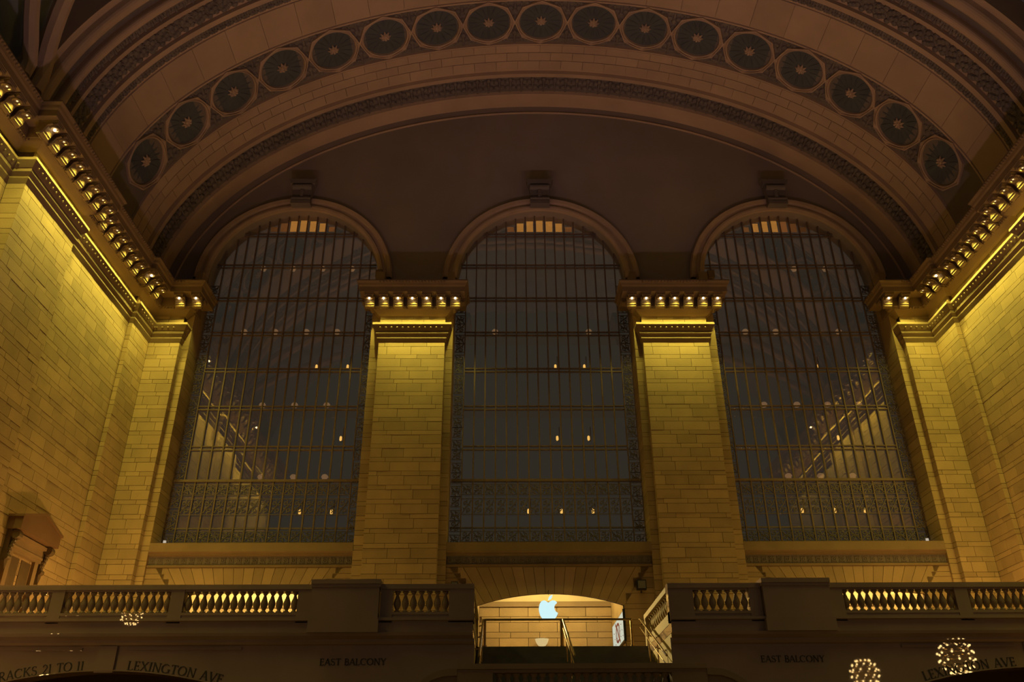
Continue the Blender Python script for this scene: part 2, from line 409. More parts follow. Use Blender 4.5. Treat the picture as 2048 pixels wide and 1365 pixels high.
# arc-length table
TT = [PI*i/2000 for i in range(2001)]; SS = [0.0]
for a, b in zip(TT, TT[1:]):
    p, q = EP(a,0), EP(b,0); SS.append(SS[-1]+math.hypot(p[0]-q[0],p[1]-q[1]))
def t_at(s):
    import bisect
    i = max(1, min(2000, bisect.bisect(SS, s))); f = (s-SS[i-1])/(SS[i]-SS[i-1]); return TT[i-1]+f*(TT[i]-TT[i-1])
def vframe(t, y, off):
    x, zz = EP(t, off); q = math.hypot(A_*math.sin(t), B_*math.cos(t)); tx, tz = -A_*math.sin(t)/q, B_*math.cos(t)/q
    m = Matrix(((tx,0,-tz,x),(0,1,0,y),(tz,0,tx,zz),(0,0,0,1))); return m
# ashlar courses of the soffit
for c, (ya, yb) in enumerate([(-1.80,-2.42),(-2.44,-2.98),(-3.0,-3.48)]):
    n = 44
    for i in range(n):
        s0 = SS[-1]*(i+(.5 if c % 2 else 0))/n; s1 = min(s0+SS[-1]/n, SS[-1])-.02
        if s1-s0 < .2: continue
        mb = MB(); vs = []
        for q in range(4):
            t = t_at(s0+(s1-s0)*q/3)
            for off, y in ((-.08,ya),(0,ya-.012),(0,yb+.012),(-.08,yb)):
                x, zz = EP(t, off); vs.append((x,y,zz))
        mb.add(vs, [(4*q+j,4*q+j+1,4*q+j+5,4*q+j+4) for q in range(3) for j in range(3)]+[(0,1,2,3),(15,14,13,12)])
        obj('ashlar_block', mb, VAULT, ceil)
n = 30
for i in range(n):
    s0 = SS[-1]*i/n; s1 = SS[-1]*(i+1)/n-.015; mb = MB(); vs = []
    for q in range(5):
        t = t_at(s0+(s1-s0)*q/4)
        for off, y in ((-.08,-6.38),(0,-6.40),(0,-8.28),(-.08,-8.3)):
            x, zz = EP(t, off); vs.append((x,y,zz))
    mb.add(vs, [(4*q+j,4*q+j+1,4*q+j+5,4*q+j+4) for q in range(4) for j in range(3)]+[(0,1,2,3),(19,18,17,16)])
    obj('soffit_panel', mb, VAULT, ceil)
# carved ornament
def leafmesh(name, L, Wd, H, m):
    mb = MB()
    for s in (-1,1):
        mb.ball((s*Wd*.24,-L*.22,H*.3),Wd*.27,7,4,(1,1.1,.7)).ball((s*Wd*.3,L*.14,H*.3),Wd*.24,7,4,(1,1.3,.7))
    mb.ball((0,L*.3,H*.35),Wd*.22,7,4,(.9,1.5,.9)).tube([(0,-L*.5,H*.2),(0,0,H*.55),(0,L*.45,H*.3)],[Wd*.07,Wd*.09,Wd*.05],6)
    mb.torus((0,-L*.32,H*.4),Wd*.13,Wd*.05,8,5)
    return mb.mesh(name, m)
LEAF1 = leafmesh('acanthus_leaf', 1.15, .60, .18, DARKCARV)
LEAF2 = leafmesh('lotus_leaf', .46, .42, .14, DARKCARV)
GARL = MB()
for q in range(7):
    GARL.ball((.36*math.cos(q*.9)*(.4+.1*q/2),.30*math.sin(q*1.7),.05),.15,7,4,(1,1,.75))
GARL.torus((0.05,0,.05),.26,.05,12,5).torus((-.25,.1,.04),.16,.045,10,5).torus((.28,-.1,.04),.16,.045,10,5)
GARL = GARL.mesh('garland_bunch', DARKCARV)
def along(name, me, y, n, off=-.08, rot=0, sc=1):
    for i in range(n):
        t = t_at(SS[-1]*(i+.5)/n)
        link(name, me, ceil, vframe(t, y, off) @ Matrix.Rotation(rot if rot >= 0 else (PI if i % 2 else 0),4,'Z') @ Matrix.Scale(sc,4))
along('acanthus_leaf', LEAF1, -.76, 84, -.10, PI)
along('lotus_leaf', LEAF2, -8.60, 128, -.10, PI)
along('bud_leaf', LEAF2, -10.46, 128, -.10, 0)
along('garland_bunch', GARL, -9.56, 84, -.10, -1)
# medallions
RIM = MB(); n = 48; rings = []
def octr(a, R): 
    q = (a % (PI/4))-PI/8; return R*math.cos(PI/8)/math.cos(q)
prof = [(None,1.33,0),(None,1.33,.14),(None,1.27,.15),(1.19,0,.08),(1.17,0,.10),(1.13,0,.14),(1.09,0,.11),(1.08,0,-.05)]
for r, R, h in prof:
    for j in range(n):
        a = 2*PI*j/n; q = r if r else octr(a, R); RIM.v.append((q*math.cos(a), q*math.sin(a), h))
for i in range(len(prof)-1):
    for j in range(n): RIM.f.append([i*n+j, i*n+(j+1)%n, (i+1)*n+(j+1)%n, (i+1)*n+j])
RIMM = RIM.mesh('octagon_frame', VAULT)
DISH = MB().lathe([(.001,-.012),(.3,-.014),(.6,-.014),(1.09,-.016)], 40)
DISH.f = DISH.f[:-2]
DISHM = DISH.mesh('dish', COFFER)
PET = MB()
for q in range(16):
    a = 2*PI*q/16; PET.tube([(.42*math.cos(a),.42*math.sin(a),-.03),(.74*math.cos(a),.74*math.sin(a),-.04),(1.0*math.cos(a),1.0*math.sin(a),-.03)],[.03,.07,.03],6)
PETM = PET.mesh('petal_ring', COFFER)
STAR = MB().ball((0,0,.02),.10,10,5)
for q in range(8):
    a = 2*PI*q/8; STAR.tube([(.06*math.cos(a),.06*math.sin(a),.02),(.18*math.cos(a),.18*math.sin(a),.06),(.29*math.cos(a),.29*math.sin(a),0)],[.04,.07,.015],6)
STARM = STAR.mesh('rosette', VAULT)
half = [82,74,65.8,57.3,48.4,39,28.9,17.9]
angs = [180-a for a in half][::-1]+[90]+half
angs = sorted(angs)
for a in angs:
    md = link('medallion', RIMM, ceil, vframe(math.radians(a), -5.0, -.05))
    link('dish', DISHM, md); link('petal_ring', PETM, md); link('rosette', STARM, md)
for a, b in zip(angs, angs[1:]):
    t = math.radians((a+b)/2)
    for y, rot in ((-5.95,0),(-4.05,PI)):
        link('carved_spandrel', LEAF1, ceil, vframe(t, y, -.11) @ Matrix.Rotation(rot,4,'Z') @ Matrix.Diagonal((1.25,.8,.8,1)))
        for dx in (-.48,.48): link('carved_scroll', LEAF2, ceil, vframe(t, y, -.11) @ Matrix.Translation((dx,0.1 if rot else -.1,0)) @ Matrix.Rotation(rot+dx,4,'Z'))
    link('spandrel_stem', LEAF2, ceil, vframe(t, -5.0, -.11) @ Matrix.Diagonal((.45,1.9,.8,1)))
# ribs of the next vault bay
for s in (-1,1):
    for (y0, k_, r) in ((-12.84,1.1,.26),(-12.05,.58,.30)):
        pts = []
        for i in range(16):
            ang = .10+.62*i/15; t = PI-ang if s < 0 else ang
            x, zz = EP(t, -.12); pts.append((x, y0-max(0,zz-24.8)*k_, zz))
        obj('vault_rib', MB().tube(pts, r, 8), VAULT, ceil)

# ------------------------------------------------------------------ entablatures with modillions and bulbs
CORN = [(-.6,ZC),(1.05,ZC),(1.07,ZC-.07),(1.0,ZC-.16),(.97,ZC-.26),(.92,ZC-.32),(.92,ZC-.58),(.88,ZC-.60),(.38,ZC-.60),(.38,ZC-1.07),(.34,ZC-1.10),(.30,ZC-1.17),(.12,ZC-1.35),(.04,ZC-1.41),(0,ZC-1.43)]
ARCHI = [(0,21.20),(.29,21.17),(.30,21.06),(.17,20.82),(.12,20.78),(.15,20.77),(.15,20.66),(.06,20.52),(.05,20.50),(.08,20.49),(.08,20.43),(0,20.24)]
mod = MB().prism_x([(-.24,22.46),(-.24,21.92),(-.30,21.88),(-.40,21.88),(-.48,21.95),(-.54,22.05),(-.59,22.14),(-.64,22.24),(-.86,22.27),(-.89,22.32),(-.89,22.46)], -.19, .19)
mod.tube([(-.21,-.39,21.99),(.21,-.39,21.99)], .11, 12).tube([(-.205,-.57,22.17),(.205,-.57,22.17)], .035, 8)
mod.box(-.22,.22,-.91,-.24,22.40,22.46).tube([(-.20,-.52,22.03),(.20,-.52,22.03)], .028, 8).tube([(-.21,-.86,22.34),(.21,-.86,22.34)], .05, 8)
for q in (-.15,-.09,-.03,.03,.09,.15): mod.ball((q,-.33,21.88),.03,6,4)
for s_ in (-1,1): mod.tube([(s_*.20,-.74,22.31),(s_*.205,-.58,22.24),(s_*.205,-.48,22.0),(s_*.20,-.39,21.94)],[.05,.04,.04,.06],8)
mod.v = [(x,y,z-22.46) for x,y,z in mod.v]
MODM = mod.mesh('modillion', TRIM)
RINGM = MB().torus((0,0,0),.145,.042,20,8).lathe([(.01,.085),(.15,.085),(.15,.10),(.10,.13),(.01,.13)],14).mesh('socket_ring', TRIM, True)
BULBM = MB().ball((0,0,0),.05,10,6).mesh('bulb_lamp', BULB, True)
BULBR = MB().ball((0,0,0),.045,10,6).mesh('bulb_lamp', emit('recessed_bulb_glow', (1.0,.80,.40), 1.1), True)
lb = bpy.data.lights.new('beam_light', 'SPOT'); lb.energy = BEAM_W; lb.color = BEAM_C; lb.spot_size = math.radians(25); lb.spot_blend = 1.0; lb.shadow_soft_size = .06
lp = bpy.data.lights.new('pier_beam_light', 'SPOT'); lp.energy = BEAM_W*.35; lp.color = BEAM_C; lp.spot_size = math.radians(25); lp.spot_blend = 1.0; lp.shadow_soft_size = .06
ld = bpy.data.lights.new('bulb_light', 'SPOT'); ld.energy = BULB_W; ld.color = BULB_C; ld.spot_size = math.radians(120); ld.spot_blend = 1.0; ld.shadow_soft_size = 0.045
def place_mod(tr, x, y, rz, label, group, side=False, low=0.0, beam=None):
    link('modillion', MODM, tr, T(x, y, ZC-.60, rz))
    if side: return
    d = .74; ox, oy = d*math.sin(rz), -d*math.cos(rz); zz = ZC-.815
    b = link('bulb_lamp', BULBM if low > 0 else BULBR, None, T(x+ox, y+oy, zz-low, rz)); tag(b, label, 'lamp', group)
    link('socket_ring', RINGM, b, T(0,0,low-.012))
    l = bpy.data.objects.new('bulb_light', ld); COL.objects.link(l); l.parent = b; l.location = (.074 if rz >= 0 else -.074,-.02,low-.02)
    if beam:
        l = bpy.data.objects.new('beam_light', beam); COL.objects.link(l); l.parent = b; l.location = (0,0,-.058); l.rotation_euler = (math.radians(-3.2),0,0)
def entab(n, path):
    tr = obj('trim_%d' % n, sweep(path, CORN), TRIM); tag(tr, kind='structure')
    obj('architrave', sweep(path, ARCHI), TRIM, tr)
    obj('frieze', sweep(path, [(-.03,21.75),(-.03,21.15)]), JOINT, tr)
    # egg course under the modillions and leaf edge on top: far too small to pick apart
    e = MB(); lf = MB(); be = MB()
    for a, b in zip(path, path[1:]):
        L = math.hypot(b[0]-a[0],b[1]-a[1]); dx, dy = (b[0]-a[0])/L, (b[1]-a[1])/L; nx, ny = dy, -dx
        if max(a[1],b[1]) < -24: continue
        y0 = 0
        if min(a[1],b[1]) < -24: y0 = (-24-a[1])/dy if a[1] < b[1] else 0; L2 = L if a[1] < b[1] else (-24-a[1])/dy
        else: L2 = L
        c = int((L2-y0)/.13)
        for i in range(c):
            u = y0+(i+.5)*.13
            for m_, d, zz, r, sc in ((e,.335,ZC-1.12,.05,(1,1,1.5)),):
                m_.ball((a[0]+dx*u+nx*d, a[1]+dy*u+ny*d, zz), r, 6, 4, sc)
            if i % 2 == 0: be.ball((a[0]+dx*u+nx*.22, a[1]+dy*u+ny*.22, 20.93), .055, 6, 4)
        c = int((L2-y0+1.6)/.15)
        for i in range(c):
            u = y0-.8+(i+.5)*.15
            lf.ball((a[0]+dx*u+nx*1.03, a[1]+dy*u+ny*1.03, ZC-.10), .055, 5, 4, (1,1,1.4)) if -.1 < u < L+.1 else None
    tag(obj('egg_course', e, TRIM, tr), kind='stuff'); tag(obj('leaf_edge', lf, TRIM, tr), kind='stuff'); tag(obj('bead_course', be, TRIM, tr), kind='stuff')
    return tr
t1 = entab(1, LPATH); t2 = entab(2, P1PATH); t3 = entab(3, P2PATH); t4 = entab(4, RPATH)
def base_x(y): return 18.3 if y > -2.95 else 18.5 if y > -7.2 else 18.25 if y > -12.35 else 18.9
for s, tr, nm, lim in ((-1,t1,'left',-15.5),(1,t4,'right',-11.5)):
    for i in range(30):
        y = -1.38-.67*i
        if any(abs(y-q) < .09 for q in (-7.2,-12.35)): pass
        lab = '%s bulb from the corner under the %s side cornice' % (ordn(i), nm); grp = 'bulbs under the %s side cornice' % nm
        place_mod(tr, s*base_x(y), y, PI/2 if s < 0 else -PI/2, lab, grp, low=.05 if i in (2,16) else -.032, beam=lb if y > -15.5 else None)
    for i, x in enumerate((17.0,16.22)):
        place_mod(tr, s*x, 0, 0, 'bulb on the %s corner pilaster cornice, %s' % (nm, 'the one beside the window' if i else 'the one beside the inner corner'), 'bulbs on the corner cornices', low=.03, beam=lb)
    place_mod(tr, s*16.87, -.15, PI/2 if s > 0 and False else (PI/2 if s < 0 else -PI/2), '', '', True)
for s, tr, nm in ((-1,t2,'left'),(1,t3,'right')):
    xs_ = [6.145+s*(-2.01+.67*i) for i in range(7)]
    for i, x in enumerate(sorted([s*q for q in xs_])):
        place_mod(tr, x, 0, 0, '%s bulb from the left under the %s middle pier cornice' % (ordn(i), nm), 'bulbs under the %s middle pier cornice' % nm, low=.03, beam=lp)
    place_mod(tr, s*7.68, -.10, PI/2 if s > 0 else -PI/2, '', '', True); place_mod(tr, s*4.61, -.10, -PI/2 if s > 0 else PI/2, '', '', True)
    for z0, z1, n in ((21.48,21.86,4),(21.22,21.46,3)):
        for j in range(n):
            w_ = 3.07/n; x0 = (-7.68 if s < 0 else 4.61)+w_*j; block(tr, x0+GAP/2, x0+w_-GAP/2, -.02, .05, z0, z1)
for s, tr in ((-1,t1),(1,t4)):
    for z0, z1 in ((21.48,21.86),(21.22,21.46)):
        for (a, b, n, xw) in ((-7.95,-1.9,7,18.5),(-1.9,0,2,18.3),(-11.6,-7.95,4,18.25)):
            for j in range(n):
                w_ = (b-a)/n; q = a+w_*j; x0, x1 = sorted((s*xw-s*.02, s*xw+s*.05)); block(tr, x0, x1, q+GAP/2, q+w_-GAP/2, z0, z1)
        for j in range(2):
            x0, x1 = sorted((s*(16.87+.715*j), s*(16.87+.715*(j+1)))); block(tr, x0+GAP/2, x1-GAP/2, -.02, .05, z0, z1)

# ------------------------------------------------------------------ windows
def scroll_pts(c, r0, r1, a0, a1, n=16):
    return [(c[0]+(r0+(r1-r0)*i/n)*math.cos(a0+(a1-a0)*i/n), c[1]+(r0+(r1-r0)*i/n)*math.sin(a0+(a1-a0)*i/n)) for i in range(n+1)]
def scroll_panel(name, w_, h_, flip):
    m = MB(); f = -1 if flip else 1
    for z0 in (-h_/2, h_/2): m.box(-w_/2, w_/2, -.02, .02, z0-.012, z0+.012)
    R = min(w_,h_)*.23
    a = scroll_pts((-f*R*.75, h_*.2), .03, R, 0, f*(-1)*PI*2.2+PI*0); m.ribbon(a, .034, -.025, .025)
    b = scroll_pts((f*R*.75,-h_*.2), .03, R, PI, PI-f*PI*2.2); m.ribbon(b, .034, -.025, .025)
    m.ribbon([(-f*w_*.42,-h_*.4),(-f*w_*.1,-h_*.05),(f*w_*.1,h_*.05),(f*w_*.42,h_*.4)], .034, -.03, .03)
    for q in ((-.3*f,-.1),(.3*f,.1),(0,.38),(0,-.38)): m.ball((q[0]*w_,0,q[1]*h_),.035,6,4)
    return m.mesh(name, IRON)
SCA, SCB = scroll_panel('scroll_panel',.46,.46,0), scroll_panel('scroll_panel',.46,.46,1)
SCW = scroll_panel('scroll_panel',.44,.70,0)
PANE = MB().box(-.5,.5,-.012,.012,-.5,.5).mesh('pane', GLASS)
BAR = UNIT.mesh('bar', BRONZE); BARI = UNIT.mesh('bar', IRON); BARG = UNIT.mesh('catwalk', GLASS)
LEV = [11.08,11.90,14.04,15.58,17.56,19.51,21.48,23.43,25.38,27.30]
YG = 1.48
rng = random.Random(3)
CATG = MB().lathe([(.02,.16),(.10,.13),(.15,.06),(.16,.02),(.14,.0)],12).lathe([(.03,-.02),(.12,-.05),(.12,-.08),(.04,-.10)],12).mesh('catwalk_glint', DIM)
HANG = MB().lathe([(.02,.12),(.055,.08),(.06,-.06),(.03,-.12)],10).mesh('hanging_bulb', FILAM)
STEM = MB().tube([(.10,0,-.12),(.10,0,.55)],.022,6).tube([(0,0,-.12),(.10,0,-.14)],.02,6).mesh('stem', BRONZE)
for wi, (xc, hw) in enumerate(zip(BAYS, HW)):
    W = obj('window_%d' % (wi+1), MB().box(xc-hw,xc+hw,YG-.06,YG+.02,11.0,11.12), IRON); tag(W, kind='structure')
    gw = hw-.52; step = 2*gw/15
    def ztop(x): return 24.35+math.sqrt(max(0.05,4.16**2-(x-xc)**2)) if abs(x-xc) < 4.16 else 24.35
    for i in range(16):
        x = xc-gw+step*i; zt = ztop(x); wd = .05 if i in (0,15) else .06
        link('mullion', BAR, W, T(x, YG-.06, (11.08+zt)/2, 0, (wd,.10,zt-11.08)))
    for j, zl in enumerate(LEV[1:]):
        half_ = gw if zl < 24.3 else math.sqrt(max(.1,4.14**2-(zl-24.35)**2))
        if j == 0: link('transom', BARI, W, T(xc, YG-.05, zl, 0, (2*hw-.1,.06,.06)))
        elif j == 1: link('transom', BAR, W, T(xc, YG-.07, zl, 0, (2*hw-.1,.12,.11)))
        else:
            for dz in (-.085,.085): link('transom', BAR, W, T(xc, YG-.05, zl+dz, 0, (2*half_,.09,.045)))
    rows = LEV+[28.6]
    for z0, z1 in zip(rows, rows[1:]):
        for i in range(-1, 16):
            x0 = xc-gw+step*i if i >= 0 else xc-hw; x1 = xc-gw+step*(i+1) if i < 15 else xc+hw
            cx = (x0+x1)/2
            if z1 > 24.4 and z0 > ztop(cx): continue
            m = Matrix.Translation((cx, YG, (z0+z1)/2)) @ Matrix.Rotation(rng.gauss(0,.0022),4,'Z') @ Matrix.Rotation(rng.gauss(0,.0022),4,'X') @ Matrix.Diagonal((x1-x0,1,z1-z0,1))
            link('pane', PANE, W, m)
    for s in (-1,1):
        zz = 11.35; k = 0
        while zz < 24.3:
            link('scroll_panel', SCA if (k+(s>0)) % 2 else SCB, W, T(xc+s*(hw-.27), YG-.09, zz)); zz += .47 if k % 2 else .62; k += 1
    for i in range(15):
        x = xc-gw+step*(i+.5)
        link('scroll_panel', SCA if i % 2 else SCB, W, T(x, YG-.09, 13.62)); link('scroll_panel', SCW, W, T(x, YG-.09, 12.85)); link('scroll_panel', SCB if i % 2 else SCA, W, T(x, YG-.09, 11.52))
    # lit panes under the crown
    lit = {0:[(-3,.25),(-2,.5),(-1,1),(0,1),(1,1),(2,1),(3,.6)],1:[(-3,.6),(-2,1),(-1,1),(0,1),(1,1),(2,1),(3,.6)],2:[(-3,.6),(-2,1),(-1,1),(0,1),(1,.7),(2,.4),(3,.2)]}[wi]
    for k, q in lit:
        zt = 28.36-.045*k*k; link('lit_pane', UNIT.mesh('lit_pane', AMBER if q > .9 else emit('lit_pane_dim', (1.0,.36,.09), .36*q*.7)), W, T(xc+k*.505, YG+.12, (27.66+zt)/2, 0, (.345,.02,zt-27.66)))
    ch = MB(); rr = random.Random(wi+8)
    for q in range((14,34,12)[wi]):
        px = rr.choice((-.4,.1,.45))+rr.gauss(0,.22) if wi == 1 else rr.gauss((.25,0,-.2)[wi],.55); ch.ball((xc+px, YG+.10, 28.55+rr.uniform(0,.22)-.04*px*px),.022,5,4)
    tag(obj('lit_tracery', ch, AMBER2, W), kind='stuff')
    # catwalks between the inner and outer glazing
    for zl in (14.04,17.56,21.48,25.38):
        link('catwalk', BARG, W, T(xc, YG+.62, zl, 0, (2*hw,.9,.05)))
# glowing domes standing in for catwalk glints, and bulbs inside the windows
def cat_glint(x, zz, which, n): 
    o = link('catwalk_glint', CATG, None, T(x, YG+.20, zz+.24)); tag(o, 'small glowing dome standing in for a glint on the %s catwalk of the %s window, %s from left' % (n[0], which, ordn(n[1])), 'lamp', 'stand-in glints at the catwalks')
def hang(x, zz, which, lv, i):
    o = link('hanging_bulb', HANG, None, T(x, YG+.45, zz)); tag(o, 'glowing amber bulb %s in the %s window, %s from left' % (lv, which, ordn(i)), 'lamp', 'amber bulbs inside the windows')
    link('stem', STEM, o)
def px_at(u, base): return u
sc_ = (36.5/37.4)
for i, x in enumerate((-14.55,-13.05,-11.53,-10.03)): cat_glint(x, 21.48, 'left', ('upper', i))
for i, x in enumerate((-13.15,-11.65,-10.15)): cat_glint(x, 17.56, 'left', ('middle', i))
for i, x in enumerate((-12.75,-11.3,-9.9)): cat_glint(x, 14.04, 'left', ('lower', i))
for i, x in enumerate((-14.1,-12.6,-11.1,-9.6)): cat_glint(x, 25.15, 'left', ('topmost', i))
for i, x in enumerate((-2.3,2.3)): cat_glint(x, 21.48, 'middle', ('upper', i))
for i, x in enumerate((10.0,11.5,14.6)): cat_glint(x, 21.48, 'right', ('upper', i))
for i, x in enumerate((10.35,11.9,13.35,14.8)): cat_glint(x, 17.56, 'right', ('middle', i))
for i, x in enumerate((10.95,12.4,13.85)): cat_glint(x, 14.04, 'right', ('lower', i))
for i, x in enumerate((13.0,14.6)): cat_glint(x, 25.15, 'right', ('topmost', i))
for lv, zz, xs_ in (('near the top',19.95,((-10.9,-9.4),(.62,2.02),(13.3,))),('at mid height',16.25,((-9.4,),(.6,2.05),(13.65,))),('near the foot',12.78,((-10.9,-9.5),(-.78,.68,2.08),(11.4,12.85,14.2)))):
    for which, xx in zip(('left','middle','right'), xs_):
        for i, x in enumerate(xx): hang(x, zz, which, lv, i)
for x, lab in ((-16.35,'tiny white sensor light at the foot of the left window'),(16.35,'tiny white sensor light at the foot of the right window')):
    o = obj('sensor_light', MB().box(-.05,.05,-.04,.04,-.05,.05).ball((0,-.05,0),.035,8,5), emit('sensor_glow',(1,.85,.65),.5), mw=T(x,1.30,11.30)); tag(o, lab, 'light')

# ------------------------------------------------------------------ alcoves behind the openings
for wi, xc in enumerate(BAYS):
    hwA, yb_ = 2.98, 4.8
    n = ('left','middle','right')[wi]
    a = thing('store_alcove', 'bright stone alcove behind the %s arched opening under the window' % n, 'alcove', (xc, 0, ZF))
    m = MB().box(-hwA-.3,hwA+.3,yb_,yb_+.2,0,5.2); obj('rear_wall', m, JOINT, a)
    for s in (-1,1): obj('side_wall', MB().box(*(sorted((s*hwA,s*(hwA+.3)))),.62,yb_,0,5.2), STONE, a)
    zz = 0.0; k = 0
    while zz < 3.2:
        h = .42 if k % 2 else .25; o_ = -.4 if k % 2 else 0.1
        for q in range(5):
            x0, x1 = max(-hwA, -hwA+o_+1.3*q), min(hwA, -hwA+o_+1.3*(q+1))
            if x1-x0 > .1: block(a, x0+.012, x1-.012, yb_-.05, yb_+.02, zz+.01, zz+h-.01)
        zz += h; k += 1
    obj('band', MB().box(-hwA,hwA,yb_-.14,yb_,zz,zz+.14).box(-hwA,hwA,yb_-.07,yb_,zz+.14,zz+.24), TRIM, a)
    obj('floor_slab', MB().box(-hwA,hwA,.45,yb_,-.2,0), STONE, a)
    obj('tympanum', MB().prism_y([(-hwA,zz+.24),(hwA,zz+.24)]+[(hwA*math.cos(PI*i/20), zz+.24+1.0*math.sin(PI*i/20)) for i in range(21)], yb_-.04, yb_), PLASTER, a)
    v = MB()
    for i in range(20):
        p, q = [(hwA*math.cos(PI*j/20), zz+.24+1.05*math.sin(PI*j/20)) for j in (i,i+1)]
        v.add([(p[0],.62,p[1]),(q[0],.62,q[1]),(q[0],yb_,q[1]),(p[0],yb_,p[1])],[(0,1,2,3)])
    obj('vault', v, PLASTER, a)
    for j, x in enumerate((-1.4,0,1.4)):
        d = obj('downlight', MB().lathe([(.09,0),(.10,.03),(.05,.05)],14), DOWN); d.location = (xc+x, 2.2, ZF+zz+.24+1.05*math.sqrt(1-(x/hwA)**2)-.12)
        tag(d, 'round ceiling downlight in the %s alcove vault, %s from left' % (n, ordn(j)), 'light', 'alcove downlights')
        obj('trim_ring', MB().torus((0,0,.02),.11,.02,16,6), BRASS, d)
        l = bpy.data.lights.new('downlight_light','POINT'); l.energy = AL_W*(1 if wi == 1 else 1.8); l.color = AL_C; l.shadow_soft_size = .1
        lo = bpy.data.objects.new('downlight_light', l); COL.objects.link(lo); lo.parent = d; lo.location = (0,0,-.15)

# ------------------------------------------------------------------ balcony body, front wall with arches, inscriptions
XA, AZ, AW, ARI = 12.55, 4.64, 6.2, 12.9      # arch centre |x|, crown, half width, radius
def archz(x):
    d = abs(abs(x)-XA)
    return AZ-ARI+math.sqrt(ARI**2-d*d) if d < AW and abs(x) <= XA+AW else 0
fw = MB(); N = 380
xs = [-18.9+37.8*i/N for i in range(N+1)]
for x0, x1 in zip(xs, xs[1:]):
    if max(abs(x0),abs(x1)) < 2.72: continue
    z0, z1 = archz(x0), archz(x1)
    if (z0 == 0) != (z1 == 0): z0 = z1 = min(z0,z1)
    fw.add([(x0,YB,z0),(x1,YB,z1),(x1,YB,5.45),(x0,YB,5.45),(x0,YB+.6,z0),(x1,YB+.6,z1)], [(0,1,2,3),(0,4,5,1)])
bal = obj('wall_front', fw, MARBLE); tag(bal, kind='structure')
for s in (-1,1):
    p = [(s*2.72,YB+.0),(s*18.9,YB)] if s > 0 else [(-18.9,YB),(-2.72,YB)]
    obj('cornice', sweep(p, [(0,5.28),(.06,5.30),(.10,5.36),(.10,5.42),(.22,5.50),(.24,5.58),(.16,5.60),(.16,5.88),(.24,5.90),(.24,5.97),(-.4,5.97)]), MARBLE, bal)
    # raised frames round the inscription panels
    for x0, x1 in ((s*13.3,s*18.2),(s*9.0,s*12.1)):
        a, b = min(x0,x1), max(x0,x1); obj('panel_moulding', MB().box(a,b,YB-.035,YB,5.17,5.24), MARBLE, bal)
    a, b = sorted((s*12.35,s*12.85)); obj('pilaster_strip', MB().box(a,b,YB-.06,YB,4.6,5.28), MARBLE, bal)
    mb = MB(); n = 40; pr = [(0,0),(0,-.07),(.02,-.07),(.025,-.04),(.035,-.04),(.04,0)]
    for i in range(n+1):
        x = s*XA-AW+2*AW*i/n; d = x-s*XA; zz = math.sqrt(ARI**2-d*d)
        for r, y in pr: mb.v.append((s*XA+d*(ARI+r)/ARI, YB+y, AZ-ARI+zz*(ARI+r)/ARI))
    for i in range(n):
        for j in range(len(pr)-1): mb.f.append([i*6+j,(i+1)*6+j,(i+1)*6+j+1,i*6+j+1])
    obj('arch_moulding', mb, MARBLE, bal)
slab = MB().box(-18.9,-2.75,YB+.02,.45,ZF-.25,ZF).box(2.75,18.9,YB+.02,.45,ZF-.25,ZF).box(-2.75,2.75,-6.1,.45,ZF-.25,ZF)
obj('balcony_slab', slab, MARBLE, bal)
obj('passage_wall', MB().box(-18.9,18.9,-2.0,-1.8,0,5.6), STONE, bal)
for x in (-7.2,-5.6,5.6,7.2): obj('passage_cross_wall', MB().box(x-.1,x+.1,YB+.6,-2,0,5.6), MARBLE, bal)

# balustrades
prof = [(.075,0),(.075,.045),(.05,.06),(.045,.085),(.06,.12),(.085,.19),(.095,.25),(.085,.31),(.055,.40),(.038,.46),(.034,.49),(.055,.505),(.055,.525),(.075,.535),(.075,.57)]
prof = [(r*1.09,z) for r,z in prof]
BALM = MB().lathe(prof,12).mesh('baluster', BALUS, True)
BALR = MB().lathe(prof,12).mesh('baluster', STONE, True)
def balustrade(x0, x1, label, y=YB, grp='balustrade runs of the balcony'):
    t = thing('stone_balustrade', label, 'balustrade', ((x0+x1)/2, y, ZF)); L = x1-x0; h = L/2
    obj('base_rail', MB().box(-h,h,-.14,.14,.0,.21).box(-h,h,-.16,.16,.21,.28), MARBLE, t)
    obj('top_rail', MB().box(-h,h,-.13,.13,.85,.90).box(-h,h,-.18,.18,.90,1.0).box(-h,h,-.15,.15,1.0,1.04), MARBLE, t)
    n = max(2, round(L/.21)); 
    for i in range(n): link('baluster', BALM, t, T(-h+L*(i+.5)/n, 0, .28))
    t['group'] = grp
    return t
def die(x0, x1, label, ped=False, y=YB):
    t = thing('balustrade_pedestal' if ped else 'balustrade_post', label, 'pedestal' if ped else 'post', ((x0+x1)/2, y, ZF)); h = (x1-x0)/2
    dp, zt = (.30,1.13) if ped else (.17,1.04)
    if ped:
        obj('die', MB().box(-h+.03,h-.03,-dp,dp,.0,zt-.2), MARBLE, t); obj('cap', MB().box(-h,h,-dp-.03,dp+.03,zt-.2,zt-.12).box(-h,h,-dp-.06,dp+.06,zt-.12,zt), MARBLE, t)
        obj('plinth', MB().box(-h,h,-dp-.04,dp+.04,-.28,.06), MARBLE, t)
    else:
        obj('die', MB().box(-h,h,-dp+.02,dp-.02,0,.9), MARBLE, t); obj('cap', MB().box(-h,h,-.18,.18,.9,1.0).box(-h,h,-.15,.15,1.0,zt), MARBLE, t); obj('plinth', MB().box(-h,h,-.16,.16,0,.28), MARBLE, t)
